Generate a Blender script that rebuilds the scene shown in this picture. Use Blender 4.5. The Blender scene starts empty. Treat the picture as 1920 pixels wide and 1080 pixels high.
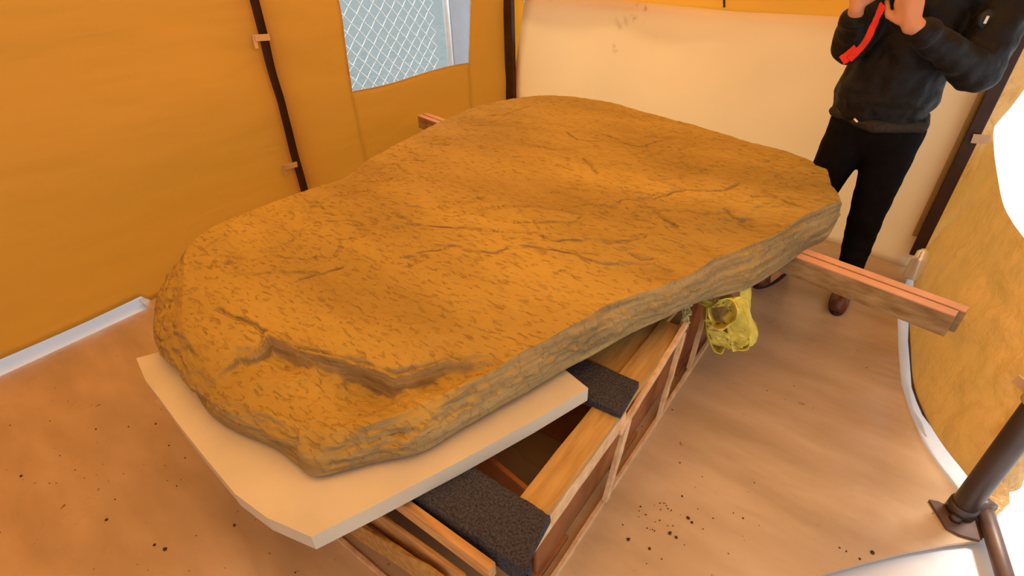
import bpy, bmesh, math, random
import numpy as np
from mathutils import Vector, Matrix, noise
random.seed(3)
C = bpy.context.scene.collection
# ------------------------------------------------------------------ camera
FPX = 980.0
up = -Vector((50, 1465, FPX)); up.normalize()
Yv = Vector((866, -653, FPX)); Yv -= Yv.dot(up) * up; Yv.normalize()
Xv = Yv.cross(up)
H = 1.6
M3 = Matrix((Xv, Yv, up))                       # image frame (right, down, forward) -> world
cam_d = bpy.data.cameras.new('camera'); cam = bpy.data.objects.new('camera', cam_d); C.objects.link(cam)
cam_d.sensor_width = 36; cam_d.lens = FPX / 1920 * 36; cam_d.clip_start = 0.02
cx, cy, cz = M3 @ Vector((1, 0, 0)), M3 @ Vector((0, -1, 0)), M3 @ Vector((0, 0, -1))
mw = Matrix.Identity(4)
for i in range(3):
    mw[i][0], mw[i][1], mw[i][2] = cx[i], cy[i], cz[i]
mw[0][3], mw[1][3], mw[2][3] = 0, 0, H
cam.matrix_world = mw
bpy.context.scene.camera = cam
# world: white overcast sky
w = bpy.data.worlds.new('sky'); bpy.context.scene.world = w; w.use_nodes = True
w.node_tree.nodes['Background'].inputs[0].default_value = (0.90, 0.95, 1.0, 1)
w.node_tree.nodes['Background'].inputs[1].default_value = 1.0
sd = bpy.data.lights.new('sun', 'SUN'); sd.energy = 5.0; sd.angle = math.radians(10); sd.color = (1, .97, .92)
sun = bpy.data.objects.new('sun', sd); C.objects.link(sun)
sun.rotation_euler = Vector((0.13, 0.30, 1.0)).to_track_quat('Z', 'Y').to_euler()
vs = bpy.context.scene.view_settings
vs.view_transform = 'Standard'; vs.look = 'None'; vs.gamma = 1; vs.use_curve_mapping = False; vs.exposure = 0.31
bpy.context.scene.cycles.max_bounces = 10
bpy.context.scene.cycles.diffuse_bounces = 6
bpy.context.scene.cycles.transparent_max_bounces = 12
bpy.context.scene.cycles.sample_clamp_indirect = 6

# ------------------------------------------------------------------ layout helpers (measured points)
def ray(u, v): return M3 @ Vector((u - 960, v - 540, FPX))
def atz(u, v, z): r = ray(u, v); return Vector((0, 0, H)) + r * ((z - H) / r.z)
def atx(u, v, x): r = ray(u, v); return Vector((0, 0, H)) + r * (x / r.x)
def aty(u, v, y): r = ray(u, v); return Vector((0, 0, H)) + r * (y / r.y)
def atplane(u, v, a, bx, by):                   # z = a + bx x + by y
    r = ray(u, v); t = (a - H) / (r.z - bx * r.x - by * r.y); return Vector((0, 0, H)) + r * t

# ------------------------------------------------------------------ materials
def mat(name, col, rough=0.7, var=0.12, scale=8, bump=0.0, bscale=60, spec=0.3, metal=0, stretch=(1, 1, 1), trans=None, col2=None, sheen=0, bdist=0.01):
    m = bpy.data.materials.new(name); m.use_nodes = True
    nt = m.node_tree; N = nt.nodes; L = nt.links
    p = N['Principled BSDF']; out = N['Material Output']
    p.inputs['Roughness'].default_value = rough; p.inputs['Metallic'].default_value = metal
    p.inputs['Specular IOR Level'].default_value = spec
    if sheen: p.inputs['Sheen Weight'].default_value = sheen
    tc = N.new('ShaderNodeTexCoord'); mp = N.new('ShaderNodeMapping'); mp.inputs['Scale'].default_value = stretch
    L.new(tc.outputs['Object'], mp.inputs[0])
    n = N.new('ShaderNodeTexNoise'); n.inputs['Scale'].default_value = scale; n.inputs['Detail'].default_value = 6
    L.new(mp.outputs[0], n.inputs['Vector'])
    r = N.new('ShaderNodeValToRGB'); r.color_ramp.elements[0].position = .3; r.color_ramp.elements[1].position = .7
    c2 = col2 or tuple(c * (1 + var) for c in col); c1 = col if col2 else tuple(c * (1 - var) for c in col)
    r.color_ramp.elements[0].color = (*c1, 1); r.color_ramp.elements[1].color = (*[min(c, 1) for c in c2], 1)
    L.new(n.outputs[0], r.inputs[0]); L.new(r.outputs[0], p.inputs['Base Color'])
    if bump:
        n2 = N.new('ShaderNodeTexNoise'); n2.inputs['Scale'].default_value = bscale; n2.inputs['Detail'].default_value = 5
        L.new(mp.outputs[0], n2.inputs['Vector'])
        b = N.new('ShaderNodeBump'); b.inputs['Strength'].default_value = bump; b.inputs['Distance'].default_value = bdist
        L.new(n2.outputs[0], b.inputs['Height']); L.new(b.outputs[0], p.inputs['Normal'])
    if trans:
        t = N.new('ShaderNodeBsdfTranslucent'); t.inputs[0].default_value = (*trans[:3], 1)
        a = N.new('ShaderNodeMixShader'); a.inputs[0].default_value = trans[3]
        L.new(p.outputs[0], a.inputs[1]); L.new(t.outputs[0], a.inputs[2]); L.new(a.outputs[0], out.inputs[0])
    return m
def to_srgb_lin(r, g, b): return tuple(((c / 255 + .055) / 1.055) ** 2.4 if c > 10 else c / 3295 for c in (r, g, b))

m_roof = mat('roof_fabric', (.75, .55, .28), .8, .05, trans=(1.0, .71, .40, .8))
m_wall = mat('tan_tent_fabric', (.70, .42, .11), .55, .07, 1.5, .35, 5, stretch=(1, .35, 1.6), trans=(.86, .57, .14, .57), bdist=.05)
m_flap = mat('glossy_tan_flap', (.66, .46, .20), .26, .14, 5, 1.0, 7, .7, trans=(.86, .60, .25, .58), bdist=.09)
m_pale = mat('pale_sheet', (.86, .76, .58), .6, .05, 1.2, trans=(.90, .72, .46, .5))
m_dark = mat('dark_pole', (.045, .018, .008), .5, .3)
m_strap = mat('tan_strap', (.55, .36, .2), .7)
m_foam = mat('cream_foam', (.53, .475, .37), .85, .05, 6, .3, 160, .1, bdist=.003)
m_pad = mat('charcoal_foam', (.022, .022, .03), .95, .8, 170, .9, 200, .1, col2=(.085, .078, .085), bdist=.008)
m_wood = mat('worn_plywood', (.32, .18, .05), .7, .3, 5, .3, 60, .25, stretch=(9, 1, 9), col2=(.50, .31, .10), bdist=.003)
m_woodx = mat('worn_timber', (.38, .20, .07), .7, .3, 5, .3, 60, .25, stretch=(1, 9, 9), col2=(.62, .36, .14), bdist=.003)
m_edge = mat('rough_cut_edge', (.52, .32, .16), .8, .3, 30, .4, 120, .2, col2=(.70, .48, .28), bdist=.003)
m_darkwood = mat('dark_red_wood', (.30, .11, .035), .7, .3, 8)  # darker red-brown wood for the inner boards and floor planks
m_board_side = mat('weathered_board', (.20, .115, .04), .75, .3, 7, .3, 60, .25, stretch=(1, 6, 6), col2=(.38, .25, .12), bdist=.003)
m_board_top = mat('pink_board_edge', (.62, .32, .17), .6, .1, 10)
m_tube = mat('dark_tube', (.055, .035, .028), .38, .2, 10, metal=.3, spec=.5)
m_rust = mat('brown_rail', (.10, .055, .038), .45, .2, 20, metal=.2, spec=.5)
m_steel = mat('shiny_foot', (.80, .80, .78), .2, .1, metal=.35, spec=.7)
m_yel = mat('yellow_sling', (.80, .70, .13), .4, .2, 20, .5, 60, .5, trans=(.9, .8, .12, .25), bdist=.004)
m_green = mat('green_tape', (.34, .32, .15), .5)
m_jack = mat('black_jacket', (.005, .004, .0035), .6, .3, 20, .5, 16, .22, sheen=.02, bdist=.02)
m_jack2 = mat('grey_sleeve', (.02, .024, .03), .6, .3, 20, .2, 30, .3)
m_trou = mat('black_trousers', (.004, .003, .003), .9, .3, 30, spec=.1)
m_skin = mat('skin', (.55, .27, .15), .5, .06, 12)
m_shoe = mat('brown_leather', (.12, .035, .02), .4, .2, 20, .2, 60, .5, bdist=.003)
m_sole = mat('dark_sole', (.05, .02, .015), .7)
m_hair = mat('dark_hair', (.03, .02, .015), .6)
m_red = mat('red_cloth', (.75, .035, .008), .6, .15, 20, trans=(.9, .1, .02, .2))
m_phone = mat('black_plastic', (.01, .01, .01), .3, .1)
m_white = mat('white_mark', (.7, .7, .68), .5)
m_wire = mat('galvanised_wire', (.85, .88, .88), .4, .05)
m_post = mat('white_post', (.85, .88, .92), .5, .05)
m_ground = mat('pale_concrete', (.56, .57, .59), .9, .04, 3)
m_asph = mat('grey_asphalt', (.115, .145, .15), .9, .2, 14)
m_dirt = mat('dark_soil', (.06, .03, .015), .95)

def stone_material():
    m = bpy.data.materials.new('sandstone'); m.use_nodes = True
    nt = m.node_tree; N = nt.nodes; L = nt.links; p = N['Principled BSDF']
    p.inputs['Roughness'].default_value = .85; p.inputs['Specular IOR Level'].default_value = .2
    tc = N.new('ShaderNodeTexCoord')
    mp = N.new('ShaderNodeMapping'); mp.inputs['Rotation'].default_value = (0, 0, math.radians(25)); mp.inputs['Scale'].default_value = (.55, 1.5, 1)
    L.new(tc.outputs['Object'], mp.inputs[0])
    def noise_(s, d=6, src=mp, dist=0):
        n = N.new('ShaderNodeTexNoise'); n.inputs['Scale'].default_value = s; n.inputs['Detail'].default_value = d; n.inputs['Distortion'].default_value = dist
        L.new(src.outputs[0], n.inputs['Vector']); return n
    big = noise_(1.6, 8); r = N.new('ShaderNodeValToRGB'); r.color_ramp.elements[0].position = .35; r.color_ramp.elements[1].position = .66
    r.color_ramp.elements[0].color = (.31, .20, .043, 1); r.color_ramp.elements[1].color = (.46, .305, .066, 1)
    L.new(big.outputs[0], r.inputs[0])
    # small dark pits and flakes, in patches
    pit = noise_(48, 6, mp, .5); pr = N.new('ShaderNodeValToRGB'); pr.color_ramp.elements[0].position = .30; pr.color_ramp.elements[1].position = .44; pr.color_ramp.elements[0].color = (.5, .5, .5, 1)
    L.new(pit.outputs[0], pr.inputs[0])
    pm = noise_(3.0, 4); pmr = N.new('ShaderNodeValToRGB'); pmr.color_ramp.elements[0].position = .38; pmr.color_ramp.elements[1].position = .62
    pmr.color_ramp.elements[0].color = (1, 1, 1, 1); pmr.color_ramp.elements[1].color = (0, 0, 0, 1)
    L.new(pm.outputs[0], pmr.inputs[0])
    mx = N.new('ShaderNodeMath'); mx.operation = 'MAXIMUM'; L.new(pr.outputs[0], mx.inputs[0])
    ml = N.new('ShaderNodeMath'); ml.operation = 'MULTIPLY'; ml.inputs[1].default_value = .8; L.new(pmr.outputs[0], ml.inputs[0]); L.new(ml.outputs[0], mx.inputs[1])
    mix = N.new('ShaderNodeMix'); mix.data_type = 'RGBA'
    mix.inputs['A'].default_value = (.20, .105, .025, 1); L.new(r.outputs[0], mix.inputs['B']); L.new(mx.outputs[0], mix.inputs['Factor'])
    # broken sides: greyer, darker tone from side daylight put into the colour by slope
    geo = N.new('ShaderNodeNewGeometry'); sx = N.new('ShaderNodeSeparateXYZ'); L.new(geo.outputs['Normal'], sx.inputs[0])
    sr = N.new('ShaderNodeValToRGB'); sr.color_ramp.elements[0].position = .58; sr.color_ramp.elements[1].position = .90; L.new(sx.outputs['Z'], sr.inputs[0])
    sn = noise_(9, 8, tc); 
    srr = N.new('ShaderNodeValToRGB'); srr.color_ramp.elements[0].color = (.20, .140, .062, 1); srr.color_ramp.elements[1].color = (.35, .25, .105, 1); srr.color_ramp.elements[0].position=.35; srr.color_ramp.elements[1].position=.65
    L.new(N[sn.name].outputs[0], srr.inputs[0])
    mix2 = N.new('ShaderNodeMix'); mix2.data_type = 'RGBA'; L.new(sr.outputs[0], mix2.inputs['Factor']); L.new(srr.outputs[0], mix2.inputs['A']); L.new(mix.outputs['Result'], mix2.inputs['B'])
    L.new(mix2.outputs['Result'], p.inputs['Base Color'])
    fine = noise_(90, 6, tc); ad = N.new('ShaderNodeMath'); ad.operation = 'MULTIPLY_ADD'; ad.inputs[1].default_value = .35
    L.new(fine.outputs[0], ad.inputs[0]); L.new(mx.outputs[0], ad.inputs[2])
    md = noise_(14, 6, mp, .4); ad2 = N.new('ShaderNodeMath'); ad2.operation = 'MULTIPLY_ADD'; ad2.inputs[1].default_value = 1.4
    L.new(md.outputs[0], ad2.inputs[0]); L.new(ad.outputs[0], ad2.inputs[2])
    b = N.new('ShaderNodeBump'); b.inputs['Strength'].default_value = .8; b.inputs['Distance'].default_value = .009
    L.new(ad2.outputs[0], b.inputs['Height']); L.new(b.outputs[0], p.inputs['Normal'])
    return m
m_stone = stone_material()

def floor_material():
    m = bpy.data.materials.new('vinyl_floor'); m.use_nodes = True
    nt = m.node_tree; N = nt.nodes; L = nt.links; p = N['Principled BSDF']
    p.inputs['Specular IOR Level'].default_value = .5
    tc = N.new('ShaderNodeTexCoord')
    def nz(s, d=6, sc=(1, 1, 1)):
        mp = N.new('ShaderNodeMapping'); mp.inputs['Scale'].default_value = sc; mp.inputs['Rotation'].default_value = (0, 0, .25); L.new(tc.outputs['Object'], mp.inputs[0])
        n = N.new('ShaderNodeTexNoise'); n.inputs['Scale'].default_value = s; n.inputs['Detail'].default_value = d; L.new(mp.outputs[0], n.inputs['Vector']); return n
    n = nz(1.8, 8, (1, 3, 1)); r = N.new('ShaderNodeValToRGB'); r.color_ramp.elements[0].position = .32; r.color_ramp.elements[1].position = .68
    r.color_ramp.elements[0].color = (.38, .26, .15, 1); r.color_ramp.elements[1].color = (.52, .37, .23, 1)
    L.new(n.outputs[0], r.inputs[0])
    s = nz(26, 4); sr = N.new('ShaderNodeValToRGB'); sr.color_ramp.elements[0].position = .24; sr.color_ramp.elements[1].position = .30; L.new(s.outputs[0], sr.inputs[0])
    mx = N.new('ShaderNodeMix'); mx.data_type = 'RGBA'; mx.inputs['A'].default_value = (.14, .08, .04, 1); L.new(r.outputs[0], mx.inputs['B']); L.new(sr.outputs[0], mx.inputs['Factor'])
    L.new(mx.outputs['Result'], p.inputs['Base Color'])
    rn = nz(1.2, 3); rr = N.new('ShaderNodeMapRange'); rr.inputs['To Min'].default_value = .10; rr.inputs['To Max'].default_value = .42; L.new(rn.outputs[0], rr.inputs['Value']); L.new(rr.outputs[0], p.inputs['Roughness'])
    bn = nz(3.5, 2, (1, 2.5, 1)); b = N.new('ShaderNodeBump'); b.inputs['Strength'].default_value = .35; b.inputs['Distance'].default_value = .02; L.new(bn.outputs[0], b.inputs['Height']); L.new(b.outputs[0], p.inputs['Normal'])
    return m
m_floor = floor_material()
def pane_material():
    m = bpy.data.materials.new('clear_vinyl'); m.use_nodes = True
    nt = m.node_tree; N = nt.nodes; L = nt.links
    for n in list(N):
        if n.type == 'BSDF_PRINCIPLED': N.remove(n)
    t = N.new('ShaderNodeBsdfTransparent'); t.inputs[0].default_value = (.93, .95, .95, 1)
    g = N.new('ShaderNodeBsdfGlossy'); g.inputs['Roughness'].default_value = .15
    f = N.new('ShaderNodeMixShader'); f.inputs[0].default_value = .05
    L.new(t.outputs[0], f.inputs[1]); L.new(g.outputs[0], f.inputs[2]); L.new(f.outputs[0], N['Material Output'].inputs[0])
    return m
m_pane = pane_material()

# ------------------------------------------------------------------ object helpers
def link(name, me, m, parent=None, smooth=False):
    if m is not None and not me.materials: me.materials.append(m)
    o = bpy.data.objects.new(name, me); C.objects.link(o)
    if parent: o.parent = parent; o.matrix_parent_inverse = parent.matrix_world.inverted() if parent.type == 'MESH' else Matrix.Translation(-parent.location)
    if smooth:
        for p in me.polygons: p.use_smooth = True
    return o
def pyd(name, vs_, fs, m, parent=None, smooth=False):
    me = bpy.data.meshes.new(name); me.from_pydata([tuple(v) for v in vs_], [], fs); me.update()
    return link(name, me, m, parent, smooth)
def obm(name, bm, m, parent=None, smooth=False):
    bmesh.ops.recalc_face_normals(bm, faces=bm.faces)
    me = bpy.data.meshes.new(name); bm.to_mesh(me); bm.free()
    return link(name, me, m, parent, smooth)
def tag(o, label, cat, group=None, kind=None):
    o['label'] = label; o['category'] = cat
    if group: o['group'] = group
    if kind: o['kind'] = kind
    return o
def struct(o, label=None):
    o['kind'] = 'structure'
    if label: o['label'] = label
    return o
def empty(name, loc):
    o = bpy.data.objects.new(name, None); C.objects.link(o); o.location = loc; o.empty_display_size = .1; return o
def add_bar(bm, a, b, wd, th, upv=Vector((0, 0, 1)), bev=.004, rough=0):
    """rectangular bar from a to b, centre line; wd sideways, th along upv"""
    a = Vector(a); b = Vector(b); d = (b - a).normalized(); s = d.cross(upv).normalized(); t = s.cross(d).normalized()
    n = 10 if rough else 1
    rings = []
    for i in range(n + 1):
        p = a.lerp(b, i / n); rg = []
        for sx, tx in ((-1, -1), (1, -1), (1, 1), (-1, 1)):
            j = Vector((random.uniform(-1, 1), random.uniform(-1, 1), random.uniform(-1, 1))) * rough
            rg.append(bm.verts.new(p + s * (sx * wd / 2) + t * (tx * th / 2) + j))
        rings.append(rg)
    fs = []
    for i in range(n):
        for k in range(4): fs.append(bm.faces.new((rings[i][k], rings[i][(k + 1) % 4], rings[i + 1][(k + 1) % 4], rings[i + 1][k])))
    fs.append(bm.faces.new(rings[0][::-1])); fs.append(bm.faces.new(rings[-1]))
    bmesh.ops.recalc_face_normals(bm, faces=fs)
    if bev:
        es = {e for f in fs for e in f.edges if len(e.link_faces) == 2 and e.calc_face_angle(0) > .6}
        bmesh.ops.bevel(bm, geom=list(es), offset=bev, segments=2, affect='EDGES', profile=.5)
def bar(name, a, b, wd, th, m, parent=None, upv=Vector((0, 0, 1)), bev=.003, rough=0):
    bm = bmesh.new(); add_bar(bm, a, b, wd, th, upv, bev, rough); return obm(name, bm, m, parent)
def add_tube(bm, pts, r, n=12, caps=True):
    pts = [Vector(p) for p in pts]; rs = r if isinstance(r, (list, tuple)) else [r] * len(pts)
    rings = []; ref = Vector((0.13, .31, .94)).normalized()
    for i, p in enumerate(pts):
        d = (pts[min(i + 1, len(pts) - 1)] - pts[max(i - 1, 0)]).normalized()
        s = d.cross(ref); s = s.normalized() if s.length > .05 else d.cross(Vector((1, 0, 0))).normalized(); t = s.cross(d)
        rings.append([bm.verts.new(p + (s * math.cos(2 * math.pi * k / n) + t * math.sin(2 * math.pi * k / n)) * rs[i]) for k in range(n)])
    for i in range(len(pts) - 1):
        for k in range(n): bm.faces.new((rings[i][k], rings[i][(k + 1) % n], rings[i + 1][(k + 1) % n], rings[i + 1][k]))
    if caps: bm.faces.new(rings[0][::-1]); bm.faces.new(rings[-1])
def tube(name, pts, r, m, parent=None, n=12):
    bm = bmesh.new(); add_tube(bm, pts, r, n); o = obm(name, bm, m, parent, True); return o
def prism(name, poly, z0, z1, m, parent=None, bev=.004, top_fn=None):
    bm = bmesh.new(); b = [bm.verts.new((p[0], p[1], z0)) for p in poly]; t = [bm.verts.new((p[0], p[1], z1)) for p in poly]
    n = len(poly); bm.faces.new(b[::-1]); bm.faces.new(t)
    for i in range(n): bm.faces.new((b[i], b[(i + 1) % n], t[(i + 1) % n], t[i]))
    if bev:
        bmesh.ops.bevel(bm, geom=[e for e in bm.edges if e.calc_face_angle(0) > .6], offset=bev, segments=2, affect='EDGES')
    return obm(name, bm, m, parent)
def grid_surface(name, P, m, parent=None, thick=0.0, smooth=True):
    """P[i][j] points -> quad sheet, with real thickness"""
    n, k = len(P), len(P[0]); vs_ = [p for row in P for p in row]
    fs = [(i * k + j, (i + 1) * k + j, (i + 1) * k + j + 1, i * k + j + 1) for i in range(n - 1) for j in range(k - 1)]
    o = pyd(name, vs_, fs, m, parent, smooth)
    if thick:
        md = o.modifiers.new('thick', 'SOLIDIFY'); md.thickness = thick; md.offset = 0
    return o

# ------------------------------------------------------------------ ground and floor
gp = [(-3.30, -6), (9, -6), (9, 12), (-3.30, 12)]
struct(pyd('ground', [(x, y, -.03) for x, y in gp], [(0, 1, 2, 3)], m_ground), 'bright pale concrete outside the tent')
struct(pyd('ground_asphalt', [(x, y, -.03) for x, y in [(-60, -30), (-3.3, -30), (-3.3, 60), (-60, 60)]], [(0, 1, 2, 3)], m_asph), 'grey asphalt outside beyond the window')
# floor sheet outline: left edge leaves a daylight gap, right edge follows the curved strip
fr = [atz(*p, 0) for p in [(1683, 595), (1684, 650), (1690, 720), (1707, 775), (1730, 828), (1768, 888), (1800, 925)]]
edge = [atz(1842, 1013, 0), atz(1780, 1020, 0), atz(1700, 1035, 0), atz(1620, 1055, 0), atz(1540, 1078, 0)]
floor_poly = [(-2.975, -1.2), (-2.97, .655), (-3.10, .655), (-3.10, 4.15), (.30, 3.40), (.275, 3.1)] + [(p.x, p.y) for p in fr] + [(.60, 1.70)] + [(p.x, p.y) for p in edge] + [(-.25, .75), (-.6, -1.2)]
bm = bmesh.new(); vv = [bm.verts.new((x, y, 0)) for x, y in floor_poly]; f = bm.faces.new(vv)
ex = bmesh.ops.extrude_face_region(bm, geom=[f]); bmesh.ops.translate(bm, vec=(0, 0, -.012), verts=[g for g in ex['geom'] if isinstance(g, bmesh.types.BMVert)])
bmesh.ops.triangulate(bm, faces=bm.faces)
struct(obm('floor', bm, m_floor), 'glossy pinkish brown vinyl floor scattered with grit')

# ------------------------------------------------------------------ left wall of tan fabric
XL = -3.04
def wl_off(y, z, s=1):   # wrinkles of the hanging cloth
    a = noise.noise(Vector((y * 1.1, z * 2.6 + y * .5, 3))) * .030 + noise.noise(Vector((y * 2.5 + 7, z * 7 + y * 1.5, 1))) * .007
    return a
def wallpt(y, z): return Vector((XL + wl_off(y, z), y, z))
rows = []
ZT = 2.12
ys = [-1.2 + i * (1.735 + 1.2) / 90 for i in range(91)]
for i in range(61):
    row = []
    for y in ys:
        hem = .045 if y < .66 else (.045 - min(1, (y - .66) / .03) * .045)
        yy = y
        # slightly leaning free edge by the pole
        z = hem + (ZT - hem) * i / 60
        row.append(wallpt(yy, z))
    rows.append(row)
wl = grid_surface('wall_left', rows, m_wall, None, .004); struct(wl, 'large creased tan fabric panel left of the dark pole')
# panel with the window
def wl_piece(name, y0f, y1f, z0f, z1f, nu, nv, lab):
    R = []
    for i in range(nv + 1):
        row = []
        for j in range(nu + 1):
            u, v = j / nu, i / nv
            z0, z1 = z0f(u), z1f(u); z = z0 + (z1 - z0) * v
            y = y0f(z) + (y1f(z) - y0f(z)) * u
            row.append(wallpt(y, z))
        R.append(row)
    return R
wy0 = lambda z: 2.286 + (z - .777) * .056
wy1 = lambda z: 3.487 + (z - .758) * .175
WT = 1.62
def wz(u):   # wavy window bottom
    return .777 - .019 * u - .010 * math.sin(2 * math.pi * u)
pieces = [wl_piece('a', lambda z: 1.79, lambda z: wy0(min(max(z, .75), WT)), lambda u: 0, lambda u: ZT, 14, 60, ''),
          wl_piece('b', lambda z: wy0(min(max(z, .75), WT)), lambda z: wy1(min(max(z, .75), WT)), lambda u: 0, wz, 30, 20, ''),
          wl_piece('c', lambda z: wy0(min(z, WT)), lambda z: wy1(min(z, WT)), lambda u: WT, lambda u: ZT, 30, 12, ''),
          wl_piece('d', lambda z: wy1(min(max(z, .75), WT)), lambda z: 4.14, lambda u: 0, lambda u: ZT, 14, 60, '')]
vs_, fs = [], []
for R in pieces:
    o0 = len(vs_); k = len(R[0]); vs_ += [p for r_ in R for p in r_]
    fs += [(o0 + i * k + j, o0 + (i + 1) * k + j, o0 + (i + 1) * k + j + 1, o0 + i * k + j + 1) for i in range(len(R) - 1) for j in range(k - 1)]
wl2 = pyd('wall_left_rear', vs_, fs, m_wall, None, True); md = wl2.modifiers.new('t', 'SOLIDIFY'); md.thickness = .004
struct(wl2, 'tan fabric panel holding the clear window')
win = empty('window_1', (XL, 2.9, 1.1)); struct(win, 'clear window cut into the tan fabric wall')
R = []
for i in range(9):
    row = []
    for j in range(31):
        u = j / 30; z0 = wz(u) - .015; z = z0 + (WT + .015 - z0) * i / 8; y = wy0(z) - .012 + (wy1(z) + .012 - wy0(z) + .012) * u
        row.append(wallpt(y, z) + Vector((-.008, 0, 0)))
    R.append(row)
grid_surface('pane', R, m_pane, win, 0)
# thin dark-tan welded hem round the window
hem = [wallpt(wy0(WT), WT), wallpt(wy0(.78), wz(0))] + [wallpt(wy0(wz(k / 16)) + (wy1(wz(k / 16)) - wy0(wz(k / 16))) * k / 16, wz(k / 16)) for k in range(1, 17)] + [wallpt(wy1(WT), WT)]
tube('window_hem', [p + Vector((.002, 0, 0)) for p in hem], .0045, mat('hem', (.55, .36, .2), .6), win, 6)

# pole visible in the slot, with two tan straps
pole = empty('tent_pole', (XL - .06, 1.76, 0)); tag(pole, 'dark flat tent pole behind the slot between the two left fabric panels', 'pole')
bar('post', (XL - .07, 1.765, 0), (XL - .07, 1.765, 2.15), .05, .13, m_dark, pole, Vector((0, 1, 0)))
for p in ((495, 70), (548, 310)):
    q = atx(*p, XL + .012)
    bar('strap', (q.x, q.y - .055, q.z + .004), (q.x, q.y + .035, q.z - .004), .034, .006, m_strap, pole, Vector((1, 0, 0)), .001)
    bar('strap_loop', (q.x - .004, q.y - .058, q.z - .05), (q.x - .004, q.y - .054, q.z + .02), .022, .006, m_strap, pole, Vector((1, 0, 0)), .001)
# back wall, from right corner to left corner
BR = Vector((.30, 3.36)); BL = Vector((-3.06, 4.12)); bd = (BL - BR); bn = Vector((-bd.y, bd.x)).normalized()
if bn.y > 0: bn = -bn     # points to the camera side
def backpt(s, z, off=0): p = BR + bd * s + bn * off; return Vector((p.x, p.y, z))
def atback(u, v, off=0):
    r = ray(u, v); n = Vector((bn.x, bn.y, 0)); p0 = Vector((BR.x, BR.y, 0)) + n * off
    t = (p0 - Vector((0, 0, H))).dot(n) / r.dot(n); return Vector((0, 0, H)) + r * t
R = [[backpt(j / 80, ZT * i / 40, .02 * noise.noise(Vector((j * .12, i * .2, 9)))) for j in range(81)] for i in range(41)]
wb = []
fsb = [(i * 81 + j, (i + 1) * 81 + j, (i + 1) * 81 + j + 1, i * 81 + j + 1) for i in range(40) for j in range(80) if not (1 < j < 76 and ZT * (i + 1) / 40 < 1.20)]
wb = pyd('wall_back', [p for row in R for p in row], fsb, m_wall, None, True); wb.modifiers.new('t', 'SOLIDIFY').thickness = .004
struct(wb, 'tan fabric back wall above the cream sheet')
# cream sheet hung over the back wall
sh_top = [(985, -6), (1165, 0), (1240, 8), (1380, 22), (1480, 27), (1570, 31), (1700, 38), (1800, 44), (1905, 50)]
TOP = [atback(u, v, .05) for u, v in sh_top]
lbt = [atback(955, 175, .05), atback(950, 262, .05)]
def sheet_pt(u, v):
    k = u * (len(TOP) - 1); i = min(int(k), len(TOP) - 2); t = TOP[i].lerp(TOP[i + 1], k - i)
    bot = Vector((lbt[1].x, lbt[1].y, .0)).lerp(backpt(.0, .0, .05) + Vector((-.02, 0, 0)), u)
    p = bot.lerp(t, v)
    return p + Vector((bn.x, bn.y, 0)) * (.012 * noise.noise(Vector((u * 7, v * 4, 2))))
sheet = grid_surface('cream_sheet', [[sheet_pt(j / 60, i / 30) for j in range(61)] for i in range(31)], m_pale, None, .006)
tag(sheet, 'large pale cream sheet hung across the tan back wall behind the person', 'sheet')
def stain_patch():
    nt = m_pale.node_tree; N = nt.nodes; L = nt.links; p = N['Principled BSDF']
    old = p.inputs['Base Color'].links[0].from_socket
    tc = N.new('ShaderNodeTexCoord'); f_all = None
    for (u, v, rr) in ((1195, 28, .09), (1165, 42, .07), (1155, 90, .05), (1212, 18, .05)):
        q = atback(u, v, .05)
        d = N.new('ShaderNodeVectorMath'); d.operation = 'DISTANCE'; d.inputs[1].default_value = q; L.new(tc.outputs['Object'], d.inputs[0])
        mr = N.new('ShaderNodeMapRange'); mr.inputs['From Max'].default_value = rr; mr.inputs['To Min'].default_value = 1; mr.inputs['To Max'].default_value = 0; L.new(d.outputs['Value'], mr.inputs['Value'])
        if f_all is None: f_all = mr.outputs[0]
        else:
            a = N.new('ShaderNodeMath'); a.operation = 'MAXIMUM'; L.new(f_all, a.inputs[0]); L.new(mr.outputs[0], a.inputs[1]); f_all = a.outputs[0]
    nz = N.new('ShaderNodeTexNoise'); nz.inputs['Scale'].default_value = 22; nz.inputs['Detail'].default_value = 5
    rp = N.new('ShaderNodeValToRGB'); rp.color_ramp.elements[0].position = .48; rp.color_ramp.elements[1].position = .64; L.new(tc.outputs['Object'], nz.inputs['Vector']); L.new(nz.outputs[0], rp.inputs[0])
    mu = N.new('ShaderNodeMath'); mu.operation = 'MULTIPLY'; L.new(f_all, mu.inputs[0]); L.new(rp.outputs[0], mu.inputs[1])
    mx = N.new('ShaderNodeMix'); mx.data_type = 'RGBA'; L.new(mu.outputs[0], mx.inputs['Factor']); L.new(old, mx.inputs['A']); mx.inputs['B'].default_value = (.34, .19, .07, 1)
    L.new(mx.outputs['Result'], p.inputs['Base Color'])
stain_patch()
# seam in the tan cloth above the sheet
q0, q1 = atback(1358, 14, .03), atback(1357, -60, .03)
struct(bar('trim_1', q0, q1, .012, .006, m_dark, None, Vector((bn.x, bn.y, 0)), 0), 'short dark vertical seam above the cream sheet')
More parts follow.
